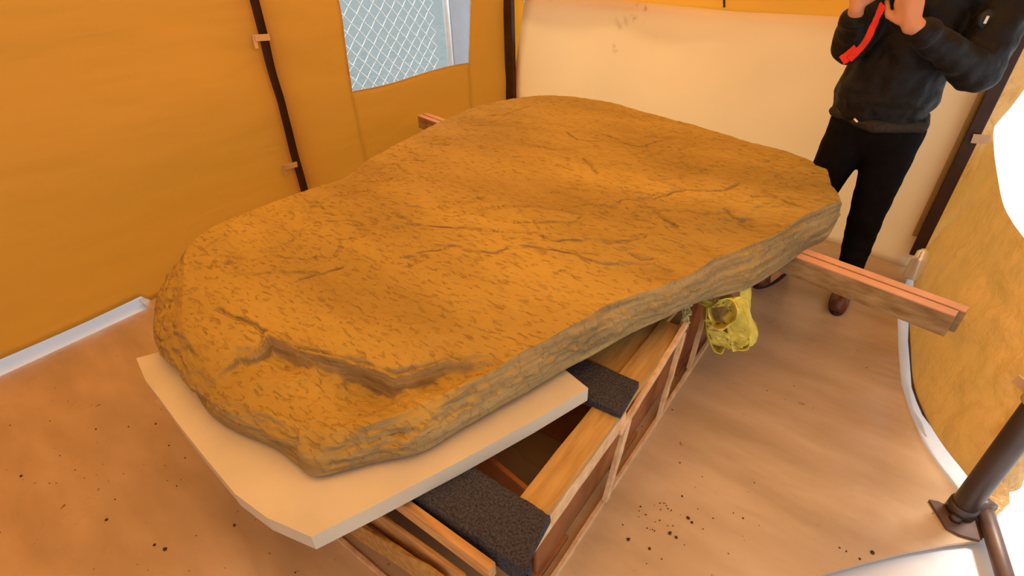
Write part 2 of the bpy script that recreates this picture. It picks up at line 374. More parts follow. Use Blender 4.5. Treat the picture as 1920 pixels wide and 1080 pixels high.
# corner poles
cp = empty('tent_pole', (-2.98, 4.02, 0)); tag(cp, 'dark corner pole where left and back fabric walls meet', 'pole')
bar('post', (-2.995, 4.0, 0), (-2.985, 4.0, 2.12), .085, .05, m_dark, cp, Vector((0, 1, 0)))
cr = empty('tent_pole', (.305, 3.26, 0)); tag(cr, 'dark rear pole rising beside the cream sheet behind the person', 'pole')
c0, c1 = aty(1716, 478, 3.26), aty(1913, 70, 3.26)
dd = (c1 - c0) / (c1.z - c0.z)
ptop = c0 + dd * (2.12 - c0.z)
bar('post', c0, ptop, .055, .03, m_dark, cr, Vector((0, 1, 0)))
bar('sleeve', c0 + Vector((-.035, .012, .1)), ptop + Vector((-.035, .012, 0)), .03, .012, mat('olive_sleeve', (.30, .17, .04), .7), cr, Vector((0, 1, 0)))
q = aty(1840, 262, 3.23); bar('strap', q + Vector((-.035, 0, 0)), q + Vector((.03, 0, .005)), .04, .012, m_strap, cr, Vector((0, 1, 0)), .001)
# conical shiny foot of that pole
q = atz(1722, 516, 0.0)
bm = bmesh.new(); base = aty(1714, 522, 3.12); tip = aty(1733, 466, 3.16)
ax = (tip - base)
add_tube(bm, [base, base + ax * .05, base + ax * .60, base + ax * .66, base + ax * .74, base + ax * .9, base + ax], [.052, .055, .040, .043, .030, .026, .006], 20)
pf = obm('pole_foot', bm, m_steel, None, True); tag(pf, 'shiny grey conical foot at the base of the rear pole behind the board', 'pole foot')

# ------------------------------------------------------------------ right fabric flap around the opening
inner = [aty(1960, -90, 3.34), aty(1893, 62, 3.34), aty(1822, 255, 3.34), aty(1768, 370, 3.34), aty(1722, 470, 3.34), atz(1712, 540, .02), atz(1706, 600, .02), atz(1708, 660, .02), atz(1713, 720, .02), atz(1735, 780, .02), atz(1768, 835, .02), atz(1815, 895, .02), atz(1866, 970, .02)]
outer = [aty(2100, -60, 3.40), aty(1985, 80, 3.40), aty(1900, 195, 3.40), aty(1866, 235, 3.40), aty(1864, 280, 3.36), aty(1869, 320, 3.2), aty(1880, 378, 2.9), aty(1898, 415, 2.65), aty(1925, 452, 2.4), aty(1975, 520, 2.15), aty(2030, 620, 1.95), aty(1990, 740, 1.85), atz(1925, 885, .05)]
def cat(P, t):
    k = t * (len(P) - 1); i = min(int(k), len(P) - 2); f_ = k - i
    g = lambda n: P[max(0, min(len(P) - 1, n))]
    a, b, c, d = g(i - 1), g(i), g(i + 1), g(i + 2)
    return .5 * ((2 * b) + (c - a) * f_ + (2 * a - 5 * b + 4 * c - d) * f_ ** 2 + (3 * b - a - 3 * c + d) * f_ ** 3)
R = []
for i in range(121):
    t = i / 120; a, b = cat(inner, t), cat(outer, t); row = []
    for j in range(41):
        s = j / 40; p = a.lerp(b, s)
        nrm = Vector((-1, -.35, .2)).normalized()
        amp = math.sin(math.pi * min(1, s * 1.0)) * (.06 if t > .35 else .02)
        ridge = abs(noise.noise(Vector((t * 9, s * 3.0, 4)))) * .055 + abs(noise.noise(Vector((t * 24, s * 7, 8)))) * .024
        p = p - nrm * (amp * .3) + nrm * ridge * max(0, math.sin(math.pi * s)) ** 1.2 * (1 if t > .3 else .4)
        row.append(p)
    R.append(row)
flap = grid_surface('wall_right', R, m_flap, None, .004); struct(flap, 'crumpled glossy tan fabric flap hanging below the bright opening')
md = flap.modifiers.new('sub', 'SUBSURF'); md.levels = 1; md.render_levels = 1
# dark ragged lining edge just inside the hem
hemp = [atz(u, v, .012) for u, v in [(1705, 600), (1706, 640), (1709, 690), (1714, 725), (1722, 752), (1735, 775), (1750, 803)]]
struct(tube('trim_2', hemp, [.002, .008, .005, .010, .007, .012, .003], m_rust, None, 6), 'ragged dark hem edge of the tan flap above the light strip')
# near pole: vertical dark tube standing on a base plate, strap at its top
Pb = atz(1797, 962, .0)
tp = empty('frame_leg', Pb); tag(tp, 'dark round tent frame leg standing on a pointed plate at lower right', 'pole')
tube('tube', [Pb + Vector((0, 0, .02)), Pb + Vector((0, 0, .06)), Pb + Vector((0, 0, 2.1))], .034, m_tube, tp, 24)
bm = bmesh.new(); add_tube(bm, [Pb + Vector((0, 0, .004)), Pb + Vector((0, 0, .05))], [.041, .040], 24); obm('socket', bm, m_tube, tp, True)
plate = [atz(u, v, .01) for u, v in [(1742, 937), (1758, 940), (1790, 955), (1846, 985), (1848, 1004), (1838, 1014), (1800, 1003), (1775, 990)]]
prism('base_plate', [(p.x, p.y) for p in plate], .001, .012, m_rust, tp, .001)
bm = bmesh.new(); add_tube(bm, [Pb + Vector((-.012, -.045, .012)), Pb + Vector((-.012, -.045, .026))], [.017, .014], 12); obm('bolt', bm, m_tube, tp, True)
q = Pb + Vector((0, 0, .50)); bm = bmesh.new(); add_tube(bm, [q, q + Vector((0, 0, .045))], [.042, .042], 20); obm('strap', bm, m_strap, tp, True)
bar('strap_tail', q + Vector((-.03, .02, .022)), q + Vector((-.06, .05, .026)), .03, .006, m_strap, tp, Vector((0, 1, 0)), .001)
# lower rail running out of frame
r0, r1 = atz(1845, 950, .03), atz(1905, 1150, .03)
rl = empty('floor_rail', r0); tag(rl, 'brown metal tube on the ground running from the frame leg out of frame', 'rail')
tube('tube', [r0, r0.lerp(r1, .12), r1], .023, m_rust, rl, 20)
bm = bmesh.new(); add_tube(bm, [r0 + Vector((-.02, .012, .002)), r0 + Vector((.01, -.015, .002))], [.03, .034], 16); obm('end_cap', bm, m_rust, rl, True)
# front wall, right upper valance and roof (mostly out of frame; they carry the warm light)
R = [[Vector((-3.04 + 2.6 * j / 20, -1.2, ZT * i / 10)) for j in range(21)] for i in range(11)]
struct(grid_surface('wall_front', R, m_wall, None, .004), 'tan fabric front wall')
RF = []
for i in range(31):
    row = []
    for j in range(31):
        x = -3.06 + (3.85) * i / 30; y = -1.22 + 5.36 * j / 30
        row.append(Vector((x, y, ZT + .55 * (1 - abs((x + 1.1) / 1.96)) + .015 * noise.noise(Vector((x * 3, y * 3, 0))))))
    RF.append(row)
struct(grid_surface('ceiling', RF, m_roof, None, .004), 'translucent tan fabric roof')
# right upper wall above the opening
R = [[Vector((.44 + (1 - j / 20) * .3, -1.2 + 4.5 * j / 20, 1.35 + (ZT - 1.35) * i / 6)) for j in range(21)] for i in range(7)]
struct(grid_surface('wall_right_upper', R, m_wall, None, .004), 'tan fabric above the side opening')

# ------------------------------------------------------------------ outside: chain link fence and post
XF = -3.75
fence = empty('chain_link_fence', (XF, 2.9, 0)); tag(fence, 'pale chain link fence seen through the clear window', 'fence')
y0, y1 = 2.35, atx(812, 60, XF).y
pitch = .062; n = int((y1 - y0) / (pitch)) + 1
def zig(yc, ph):
    pts = []; z = 0; k = 0
    while z < 1.9:
        pts.append((XF + (.004 if k % 2 else -.004), yc + (pitch * .5 if (k + ph) % 2 else -pitch * .5), z)); z += .060; k += 1
    return pts
for i in range(n):
    bm = bmesh.new(); add_tube(bm, zig(y0 + i * pitch, i % 2), .0035, 4); obm('wire', bm, m_wire, fence)
py = atx(843, 60, XF + .02).y
tube('post', [(XF, py, -.03), (XF, py, 2.0)], .028, m_post, fence, 16)
wallb = prism('outdoor_panel', [(XF - .03, py + .06), (XF + .0, py + .06), (XF + .0, py + 1.6), (XF - .03, py + 1.6)], -.03, 1.9, mat('blue_grey_panel', (.33, .37, .43), .6, .05))
tag(wallb, 'plain blue grey panel right of the white post outside the window', 'panel')
prism('panel_cap', [(XF - .04, py + .05), (XF + .012, py + .05), (XF + .012, py + 1.61), (XF - .04, py + 1.61)], 1.9, 1.93, m_post, wallb)

# ------------------------------------------------------------------ the stone slab
TA, TX, TY = .593, 0.0, .018
def toppt(u, v, dz=0): return atplane(u, v, TA + dz, TX, TY)
def botpt(u, v): return atplane(u, v, .4628, -.008, .014)
def boz(x, y): return .4628 - .008 * x + .014 * y
top_c = [ # (u, v, dz) rim of the top surface, bottom silhouette or None
 (603, 800, -.045, (588, 893)), (665, 800, -.04, (640, 884)), (703, 790, -.03, (700, 868)), (790, 752, -.02, (790, 848)), (860, 722, -.012, (860, 808)),
 (925, 690, -.004, (930, 768)), (962, 668, 0, (985, 738)), (1043, 627, 0, (1060, 693)), (1083, 603, 0, (1112, 666)), (1133, 572, 0, (1180, 627)),
 (1233, 537, 0, (1250, 595)), (1300, 508, 0, (1310, 567)), (1347, 480, 0, (1365, 552)), (1400, 458, 0, (1405, 540)), (1453, 438, 0, (1462, 505)),
 (1507, 403, 0, (1512, 468)), (1550, 384, 0, (1546, 450)), (1574, 376, 0, (1564, 418)), (1571, 362, 0, None), (1560, 346, 0, None), (1548, 314, 0, None),
 (1515, 298, 0, None), (1465, 280, 0, None), (1395, 262, 0, None), (1300, 233, 0, None), (1200, 206, 0, None), (1150, 192, 0, None), (1100, 183, 0, None),
 (1040, 178, 0, None), (1000, 179, 0, None), (950, 186, 0, None), (900, 197, 0, None), (850, 217, 0, None), (800, 241, 0, None), (735, 274, 0, None),
 (690, 298, 0, None), (648, 328, 0, None), (600, 348, 0, None), (540, 368, 0, None), (470, 395, 0, None), (420, 415, 0, None), (378, 438, 0, None),
 (352, 464, -.004, (325, 515)), (345, 492, -.012, (306, 545)), (345, 530, -.018, (292, 580)), (342, 575, -.022, (287, 612)), (345, 615, -.028, (292, 645)), (362, 652, -.035, (315, 676)),
 (392, 690, -.04, (352, 712)), (412, 722, -.045, (372, 745)), (428, 744, -.045, (395, 778)), (460, 758, -.045, (440, 808)), (515, 780, -.045, (510, 838)), (560, 794, -.045, (552, 868))]
NC = len(top_c)
T3 = [toppt(u, v, dz) for u, v, dz, b in top_c]
cen = toppt(905, 455)
B3 = []
for i, (u, v, dz, b) in enumerate(top_c):
    if b: B3.append(botpt(*b))
    else:
        p = T3[i] + (cen - T3[i]).normalized() * .05; p.z = boz(p.x, p.y); B3.append(p)
# perimeter resampling by arc length
def ring(P, n, ts=None):
    out = []
    seg = [(P[(i + 1) % NC] - P[i]).length for i in range(NC)] if ts is None else None
    return out, seg
cum = [0]
for i in range(NC): cum.append(cum[-1] + (T3[(i + 1) % NC] - T3[i]).length)
NS = 1300
Tr, Br = [], []
def ccr(P, i, f_):
    g = lambda n: P[n % NC]; a, b, c, d = g(i - 1), g(i), g(i + 1), g(i + 2)
    return .5 * ((2 * b) + (c - a) * f_ + (2 * a - 5 * b + 4 * c - d) * f_ ** 2 + (3 * b - a - 3 * c + d) * f_ ** 3)
i = 0
for k in range(NS):
    s = cum[-1] * k / NS
    while cum[i + 1] < s: i += 1
    f_ = (s - cum[i]) / (cum[i + 1] - cum[i]); Tr.append(ccr(T3, i, f_)); Br.append(ccr(B3, i, f_))
# crack / ledge description in plan
led_px = [(340, 722), (374, 701), (397, 680), (425, 664), (439, 650), (465, 652), (484, 640), (492, 628), (493, 613), (518, 624), (555, 645), (600, 656), (643, 668), (703, 684), (740, 697), (796, 680), (842, 666), (879, 669), (925, 668), (975, 668)]
led = np.array([[*toppt(u, v)[:2]] for u, v in led_px])
front_poly = np.vstack([led, np.array([[-.3, .9], [-.3, -.3], [-1.9, -.3], [-1.9, .2]])])
def c3(l): return [(600 + x / 3, 160 + y / 3) for x, y in l]
def c4(l): return [(1100 + x / 3, 160 + y / 3) for x, y in l]
cr_px = [[(351, 495), (402, 495), (439, 486)], [(368, 470), (385, 462), (407, 446)], [(402, 576), (439, 590), (476, 604), (492, 613)],
 c3([(1130, 320), (1230, 340), (1310, 355), (1430, 350)]), c3([(1380, 250), (1440, 290), (1560, 300)]), c3([(1480, 400), (1520, 440), (1560, 490)]),
 c3([(880, 215), (980, 215), (1060, 225)]), c3([(940, 160), (1040, 150), (1180, 100)]), c4([(100, 260), (200, 300), (300, 325), (400, 290), (520, 270)]),
 c4([(380, 510), (550, 575), (650, 590), (780, 575), (870, 530)]), c4([(990, 580), (1120, 640), (1270, 695)]), c4([(1100, 530), (1250, 580), (1330, 600), (1420, 640)]),
 c4([(930, 440), (1060, 450)]), c4([(780, 685), (830, 730), (890, 740)]), c4([(300, 630), (370, 635), (480, 600), (560, 580)]), c4([(680, 285), (800, 305)]),
 c4([(1000, 400), (1080, 430), (1200, 470), (1390, 560)]), c4([(870, 770), (960, 790)]), c4([(140, 130), (240, 150), (330, 190)]), c4([(400, 210), (520, 250), (700, 270)]),
 c4([(640, 455), (700, 460)]), c4([(380, 700), (440, 760), (500, 790)]), [(1180, 470), (1200, 480), (1222, 478)], [(560, 520), (600, 512), (640, 500)]]
cr = [np.array([[*toppt(u, v)[:2]] for u, v in l]) for l in cr_px]
def dist_poly(px, py, P):
    best = np.full(px.shape, 9.0)
    for a, b in zip(P[:-1], P[1:]):
        d = b - a; t = np.clip(((px - a[0]) * d[0] + (py - a[1]) * d[1]) / (d @ d), 0, 1)
        best = np.minimum(best, np.hypot(px - a[0] - t * d[0], py - a[1] - t * d[1]))
    return best
def inside(px, py, P):
    r = np.zeros(px.shape, bool); n = len(P); j = n - 1
    for i in range(n):
        xi, yi = P[i]; xj, yj = P[j]
        c = ((yi > py) != (yj > py)) & (px < (xj - xi) * (py - yi) / (yj - yi + 1e-12) + xi); r ^= c; j = i
    return r
def vnoise(x, y, s, seed=0):      # fast value noise in numpy
    rs = np.random.RandomState(seed); T = rs.rand(256, 256)
    x = x * s + 100; y = y * s + 100; xi = np.floor(x).astype(int); yi = np.floor(y).astype(int); fx = x - xi; fy = y - yi
    fx = fx * fx * (3 - 2 * fx); fy = fy * fy * (3 - 2 * fy); g = lambda a, b: T[a % 256, b % 256]
    return (g(xi, yi) * (1 - fx) + g(xi + 1, yi) * fx) * (1 - fy) + (g(xi, yi + 1) * (1 - fx) + g(xi + 1, yi + 1) * fx) * fy - .5
def fbm(x, y, s, seed=0, o=4): return sum(vnoise(x, y, s * 2 ** k, seed + k) / 2 ** k for k in range(o))
MR = 260
Tn = np.array([list(p) for p in Tr]); Bn = np.array([list(p) for p in Br]); cn = np.array(list(cen))
fr_ = (np.linspace(0, 1, MR + 1)[1:]) ** .8
X = cn[0] + (Tn[None, :, 0] - cn[0]) * fr_[:, None]; Y = cn[1] + (Tn[None, :, 1] - cn[1]) * fr_[:, None]
base = TA + TY * Y
rimdz = Tn[:, 2] - (TA + TY * Tn[:, 1])
ca, sa = math.cos(.45), math.sin(.45); Xr = (X * ca + Y * sa); Yr = (-X * sa + Y * ca)
Z = base + .012 * fbm(X, Y, 1.6, 5) + .0090 * fbm(Xr * .5, Yr * 1.4, 9, 20) - .010 * np.clip(np.abs(fbm(Xr * .7, Yr * 1.6, 5, 25)) * -12 + 1, 0, 1) * (vnoise(X, Y, 2.2, 26) > -.05) + .0045 * fbm(Xr * .6, Yr * 1.5, 36, 40, 3)
# thin spalled layers: terraces near the far and right ends
terr = fbm(X, Y, 1.5, 60, 5)
edge_w = np.clip((fr_[:, None] - .55) / .35, 0, 1) * (Y > 1.4)
for lv in (-.18, .02, .2): Z -= .008 * edge_w / (1 + np.exp(-(terr - lv) * 90))
ins = inside(X, Y, front_poly); dl = dist_poly(X + .016 * fbm(X, Y, 14, 77), Y + .016 * fbm(X, Y, 14, 78), led)
ledf = 1 - np.exp(-(dl / .014) ** 2)
rim_mix = np.clip((fr_[:, None] - .8) / .2, 0, 1)
front_drop = -.052 * (.55 + .9 * (vnoise(X, Y, 3.1, 90) + .5)) + .040 * fbm(X, Y, 7, 91) + .016 * np.abs(fbm(X, Y, 16, 95))
Z = np.where(ins, Z + np.clip(ledf, 0, 1) * front_drop, Z)
Z -= .016 * np.exp(-(dl / .009) ** 2) * (.3 + vnoise(X, Y, 9, 92) + .5)
Z -= np.where(ins, 0, .010 * np.exp(-(dl / .05) ** 1.0))
WX, WY = X + .009 * fbm(X, Y, 20, 300), Y + .009 * fbm(X, Y, 20, 400)
for k, P in enumerate(cr):
    d = dist_poly(WX, WY, P); Z -= .012 * np.exp(-(d / .006) ** 2)
    Z -= .005 * np.exp(-np.abs(d / .03)) 
# pull rim to its measured height
w_ = rim_mix ** 2
Z = Z * (1 - w_ * .8) + (base + rimdz[None, :] + .004 * fbm(X, Y, 20, 7)) * w_ * .8
# roll down the left end
verts = [np.array([[cn[0], cn[1], TA + TY * cn[1]]])]
for k in range(MR): verts.append(np.stack([X[k], Y[k], Z[k]], 1))
rim = np.stack([X[-1], Y[-1], Z[-1]], 1)
out = rim - cn; out[:, 2] = 0; out /= np.linalg.norm(out, axis=1)[:, None]
sang = np.linspace(0, 2 * math.pi, NS, endpoint=False)
NW = 34
wide = np.linalg.norm((Tn - Bn)[:, :2], axis=1)
for k in range(1, NW + 1):
    t = k / NW
    # profile: rounded shoulder then steep broken face
    h = np.where(wide > .07, t ** 1.15, t)
    px = rim + (Bn - rim) * t
    px[:, 2] = rim[:, 2] + (Bn[:, 2] - rim[:, 2]) * t
    bl = np.sin(math.pi * t) ** .8
    sc_ = np.clip(np.arange(NS) * cum[-1] / NS, 0, None)
    nz_ = fbm(sc_, np.full(NS, t * .16), 7, 130, 4) * .035 + fbm(sc_, np.full(NS, t * .2), 34, 150, 3) * .013
    # taper so the seam closes
    wrap = np.minimum(1, np.minimum(np.arange(NS), NS - np.arange(NS)) / 12)
    bulge = np.where(wide > .07, .018, .012)
    px[:, :2] += out[:, :2] * ((bulge + nz_ * wrap) * bl)[:, None]
    px[:, 2] += (.008 * fbm(sc_, np.full(NS, t), 15, 170, 3) * wrap) * bl
    verts.append(px)
# underside
bot = verts[-1]
for s in (.93, .6, .25):
    q = bot.copy(); q[:, 0] = cn[0] + (bot[:, 0] - cn[0]) * s; q[:, 1] = cn[1] + (bot[:, 1] - cn[1]) * s
    q[:, 2] = .4628 - .008 * q[:, 0] + .014 * q[:, 1] + .001; verts.append(q)
verts.append(np.array([[cn[0], cn[1], .4638 - .008 * cn[0] + .014 * cn[1]]]))
V = np.vstack(verts); nr = MR + NW + 3
faces = [(0, 1 + j, 1 + (j + 1) % NS) for j in range(NS)]
idx = np.arange(NS); nx = (idx + 1) % NS
for k in range(nr - 1):
    a = 1 + k * NS; b = a + NS
    faces += list(zip((a + idx).tolist(), (b + idx).tolist(), (b + nx).tolist(), (a + nx).tolist()))
last = 1 + (nr - 1) * NS; e_ = last + NS
faces += [(last + j, e_, last + (j + 1) % NS) for j in range(NS)]
me = bpy.data.meshes.new('stone_slab'); me.from_pydata(V.tolist(), [], faces); me.update()
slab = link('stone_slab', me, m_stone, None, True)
tag(slab, 'huge flat brown sandstone slab with a cracked front ledge resting on the wooden crate', 'stone')

# ------------------------------------------------------------------ cream foam sheet under the near end
fo = [atz(u, v, .462) for u, v in [(255, 671), (272, 712), (300, 748), (336, 797), (378, 850), (440, 925), (500, 970), (583, 1006), (700, 948), (860, 865), (1000, 788), (1103, 727), (1064, 696)]]
poly = [(p.x, p.y) for p in fo] + [(-1.05, 1.17), (-1.62, 1.02), (-1.76, .45)]
foam = prism('foam_sheet', poly[::1], .408, .4605, m_foam, None, .006)
tag(foam, 'thick cream foam sheet sticking out under the near end of the stone', 'foam sheet')

# ------------------------------------------------------------------ crate
crate = empty('timber_crate', (-.85, 1.3, 0)); tag(crate, 'rough wooden crate of planks and braces carrying the stone slab', 'crate')
XR = -.42; XLc = -1.32; Y0, Y1 = .40, 2.30; ZT_ = .375
bar('top_rail', (XR - .046, .533, ZT_ - .01), (XR - .046, 1.60, ZT_ - .01), .088, .022, m_wood, crate, rough=.0012)
bar('top_rail', (XLc + .045, Y0, ZT_ - .01), (XLc + .045, Y1, ZT_ - .01), .088, .022, m_wood, crate)
bar('side_board', (XR - .008, .533, ZT_ - .055), (XR - .008, 1.12, ZT_ - .055), .016, .065, m_edge, crate, rough=.0015)
bar('bottom_rail', (XR - .002, Y0, .012), (XR + .004, Y1 - .1, .012), .016, .024, m_edge, crate, rough=.0012)
bar('bottom_rail', (XLc + .01, Y0, .02), (XLc + .01, Y1, .02), .02, .04, m_wood, crate)
# side braces, thin splintered planks
bar('brace', (XR + .002, 1.075, .30), (XR + .004, 1.60, ZT_ + .02), .016, .028, m_edge, crate, Vector((0, -.3, 1)), .002, .0015)
bar('brace', (XR + .004, 1.585, ZT_ - .01), (XR + .006, 1.455, .02), .016, .026, m_edge, crate, Vector((0, 1, 0)), .002, .0015)
bar('brace', (XR + .004, 1.13, .31), (XR + .006, 1.02, .02), .018, .03, m_edge, crate, Vector((0, 1, 0)), .002, .0015)
bar('brace', (XR - .004, 1.92, .36), (XR - .002, 1.80, .02), .018, .026, m_edge, crate, Vector((0, 1, 0)), .002, .0015)
bar('corner_post', (XR - .03, Y1 - .03, .0), (XR - .03, Y1 - .03, ZT_ - .02), .04, .04, m_wood, crate, Vector((0, 1, 0)))
bar('corner_post', (XR - .035, Y0 + .02, .0), (XR - .035, Y0 + .02, ZT_ - .022), .035, .035, m_edge, crate, Vector((0, 1, 0)))
bar('corner_post', (XLc + .03, Y1 - .03, .0), (XLc + .03, Y1 - .03, ZT_ - .02), .04, .04, m_wood, crate, Vector((0, 1, 0)))
bar('corner_post', (XLc + .03, Y0 + .03, .0), (XLc + .03, Y0 + .03, ZT_ - .02), .04, .04, m_wood, crate, Vector((0, 1, 0)))
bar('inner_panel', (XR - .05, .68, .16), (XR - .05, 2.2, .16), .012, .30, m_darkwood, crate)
# cross members carrying the pads
for yy in (.58, 1.16, 1.93):
    bar('cross_beam', (XLc + .01, yy, ZT_ - .045), (XR - .01, yy, ZT_ - .045), .10, .045, m_woodx, crate)
bar('cross_beam', (XLc, .478, ZT_ - .014), (XR - .03, .478, ZT_ - .014), .024, .05, m_woodx, crate)
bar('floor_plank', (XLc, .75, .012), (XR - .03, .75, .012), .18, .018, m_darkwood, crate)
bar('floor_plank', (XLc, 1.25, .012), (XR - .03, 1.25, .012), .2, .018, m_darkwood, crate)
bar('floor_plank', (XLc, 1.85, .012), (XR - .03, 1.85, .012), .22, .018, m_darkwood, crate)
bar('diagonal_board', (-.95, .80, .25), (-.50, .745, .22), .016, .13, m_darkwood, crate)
bar('long_board', (-.80, .70, .30), (-.80, 2.2, .30), .09, .018, m_wood, crate)
bar('wide_board', (-.60, 1.26, .355), (-.56, 1.86, .362), .17, .016, m_wood, crate, rough=.002)
# near end frame
bar('bottom_rail', (-1.10, Y0 + .01, .008), (XR - .05, Y0 + .01, .008), .016, .016, m_edge, crate, rough=.001)
bar('end_board', (-1.12, .43, .09), (-.56, .425, .24), .014, .095, m_wood, crate, rough=.003)
bar('end_board', (-1.15, .455, .20), (-.52, .455, .25), .012, .10, m_woodx, crate, rough=.002)
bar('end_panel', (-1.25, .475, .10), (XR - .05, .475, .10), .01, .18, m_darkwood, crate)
# charcoal foam pads across the crate
labs = ['charcoal foam strip across the crate nearest the camera', 'charcoal foam strip on the crate beside the corner of the cream foam', 'charcoal foam strip deepest under the stone, only a dark sliver showing']
pads = [([(-1.25, .50), (-.382, .515), (-.405, .655), (-1.25, .655)], .365 + .012, .405), ([(-1.25, 1.03), (-.418, 1.06), (-.428, 1.215), (-1.25, 1.20)], .377, .405), ([(-1.25, 1.86), (-.46, 1.86), (-.46, 2.0), (-1.25, 2.0)], .377, .44)]
def pad_mesh(poly, z0, z1):
    bm = bmesh.new(); a, b, c, d = [Vector(p) for p in poly]; n = 70; k = 12; prof = [(0, z0), (.0, z0 + .006), (.0, (z0 + z1) / 2), (.0, z1 - .004), (.04, z1)] + [(.04 + .92 * i / k, z1) for i in range(1, k + 1)] + [(1, z1 - .004), (1, z0)]
    rg = []
    for i in range(n + 1):
        p, q = a.lerp(b, i / n), d.lerp(c, i / n); r_ = []
        for s, z in prof:
            xy = p.lerp(q, s); r_.append(bm.verts.new((xy.x + random.uniform(-.0015, .0015) * (1 if i < n else 3), xy.y + random.uniform(-.0015, .0015), z + random.uniform(-.001, .0015))))
        rg.append(r_)
    for i in range(n):
        for j in range(len(prof) - 1): bm.faces.new((rg[i][j], rg[i + 1][j], rg[i + 1][j + 1], rg[i][j + 1]))
        bm.faces.new((rg[i][-1], rg[i + 1][-1], rg[i + 1][0], rg[i][0]))
    bm.faces.new(rg[0]); bm.faces.new(rg[-1][::-1])
    return bm
for (poly_, z0, z1), lb in zip(pads, labs):
    o = obm('foam_pad', pad_mesh(poly_, z0, z1), m_pad); tag(o, lb, 'foam pad')
# near pad hangs over the front of its beam: skirt
o = [x for x in bpy.data.objects if x.name == 'foam_pad'][0]
bm = pad_mesh([(-1.25, .492), (-.375, .505), (-.378, .53), (-1.25, .517)], .335, .4045); obm('front_skirt', bm, m_pad, o)

# ------------------------------------------------------------------ board pair under the far part of the stone
ba = Vector((.357, 2.070)); bb = Vector((-2.93, 2.80)); d_ = (bb - ba).normalized(); nn = Vector((-d_.y, d_.x))
if nn.y < 0: nn = -nn
bp = empty('laminated_beam', (ba.x, ba.y, .45)); tag(bp, 'beam of two boards side by side passing under the stone, its right end sticking out', 'beam')
for k, (o_, e, zo) in enumerate(((-.026, 0, 0), (.021, .018, .003))):
    a = Vector((ba.x, ba.y, 0)) + Vector((nn.x, nn.y, 0)) * o_ + Vector((d_.x, d_.y, 0)) * (-e); b = Vector((bb.x, bb.y, 0)) + Vector((nn.x, nn.y, 0)) * o_
    a.z = .44 + zo; b.z = .472 + zo
    c = bar('board', a, b, .040, .088, m_board_side, bp)
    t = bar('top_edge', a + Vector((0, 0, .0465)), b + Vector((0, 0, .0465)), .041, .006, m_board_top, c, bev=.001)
# blocks raising the beam off the crate rails
# yellow sling bunched at the stone edge
sl = empty('yellow_sling', aty(1360, 600, 1.80)); tag(sl, 'crumpled yellow fabric sling hanging from the stone edge', 'sling')
def ribbon(name, pts, wdir, wd, m, parent, seed=0, thick=.003, ns=.010, wm=.25):
    P = [Vector(p) for p in pts]; R = []
    n = 36; wdir = Vector(wdir).normalized()
    for i in range(n + 1):
        c = cat(P, i / n); row = []
        for j in range(9):
            s = (j / 8 - .5) * wd * (1 + wm * math.sin(i * .5 + seed))
            row.append(c + wdir * s + Vector((noise.noise(Vector((i * .25, j * .7, seed))), noise.noise(Vector((i * .3, j * .6, seed + 9))), noise.noise(Vector((i * .25, j * .8, seed + 5))))) * ns)
        R.append(row)
    return grid_surface(name, R, m, parent, thick)
def Q(u, v, y=1.80): return aty(u, v, y)
ribbon('fold', [Q(1400, 520, 1.84), Q(1398, 560, 1.84), Q(1400, 600, 1.83), Q(1412, 630, 1.83), Q(1405, 650, 1.82), Q(1380, 645, 1.80), Q(1372, 600, 1.80)], (.3, 1, 0), .07, m_yel, sl, 1)
ribbon('fold', [Q(1325, 560), Q(1322, 600), Q(1330, 640), Q(1350, 656), Q(1362, 630), Q(1368, 590), Q(1372, 560)], (.5, -1, .2), .07, m_yel, sl, 2)
ribbon('fold', [Q(1330, 575, 1.76), Q(1340, 610, 1.74), Q(1365, 610, 1.74), Q(1385, 585, 1.75), Q(1375, 560, 1.76), Q(1350, 560, 1.76)], (.1, -1, .4), .075, m_yel, sl, 3)
ribbon('fold', [Q(1315, 560, 1.78), Q(1345, 575, 1.75), Q(1370, 560, 1.75), Q(1390, 580, 1.76), Q(1385, 640, 1.77)], (1, 0, .5), .07, m_yel, sl, 4)
ribbon('fold', [Q(1340, 600, 1.79), Q(1345, 625, 1.76), Q(1352, 650, 1.78)], (1, 0, .1), .075, m_yel, sl, 5)
ribbon('fold', [Q(1378, 560, 1.79), Q(1380, 610, 1.765), Q(1378, 648, 1.78)], (1, 0, .1), .08, m_yel, sl, 6)
gt = ribbon('green_tape', [aty(1292, 565, 1.62), aty(1286, 590, 1.60), aty(1283, 615, 1.59)], (1, 0, 0), .028, m_green, None, 7)
tag(gt, 'short strip of dull green tape tying the brace tops left of the yellow sling', 'tape')

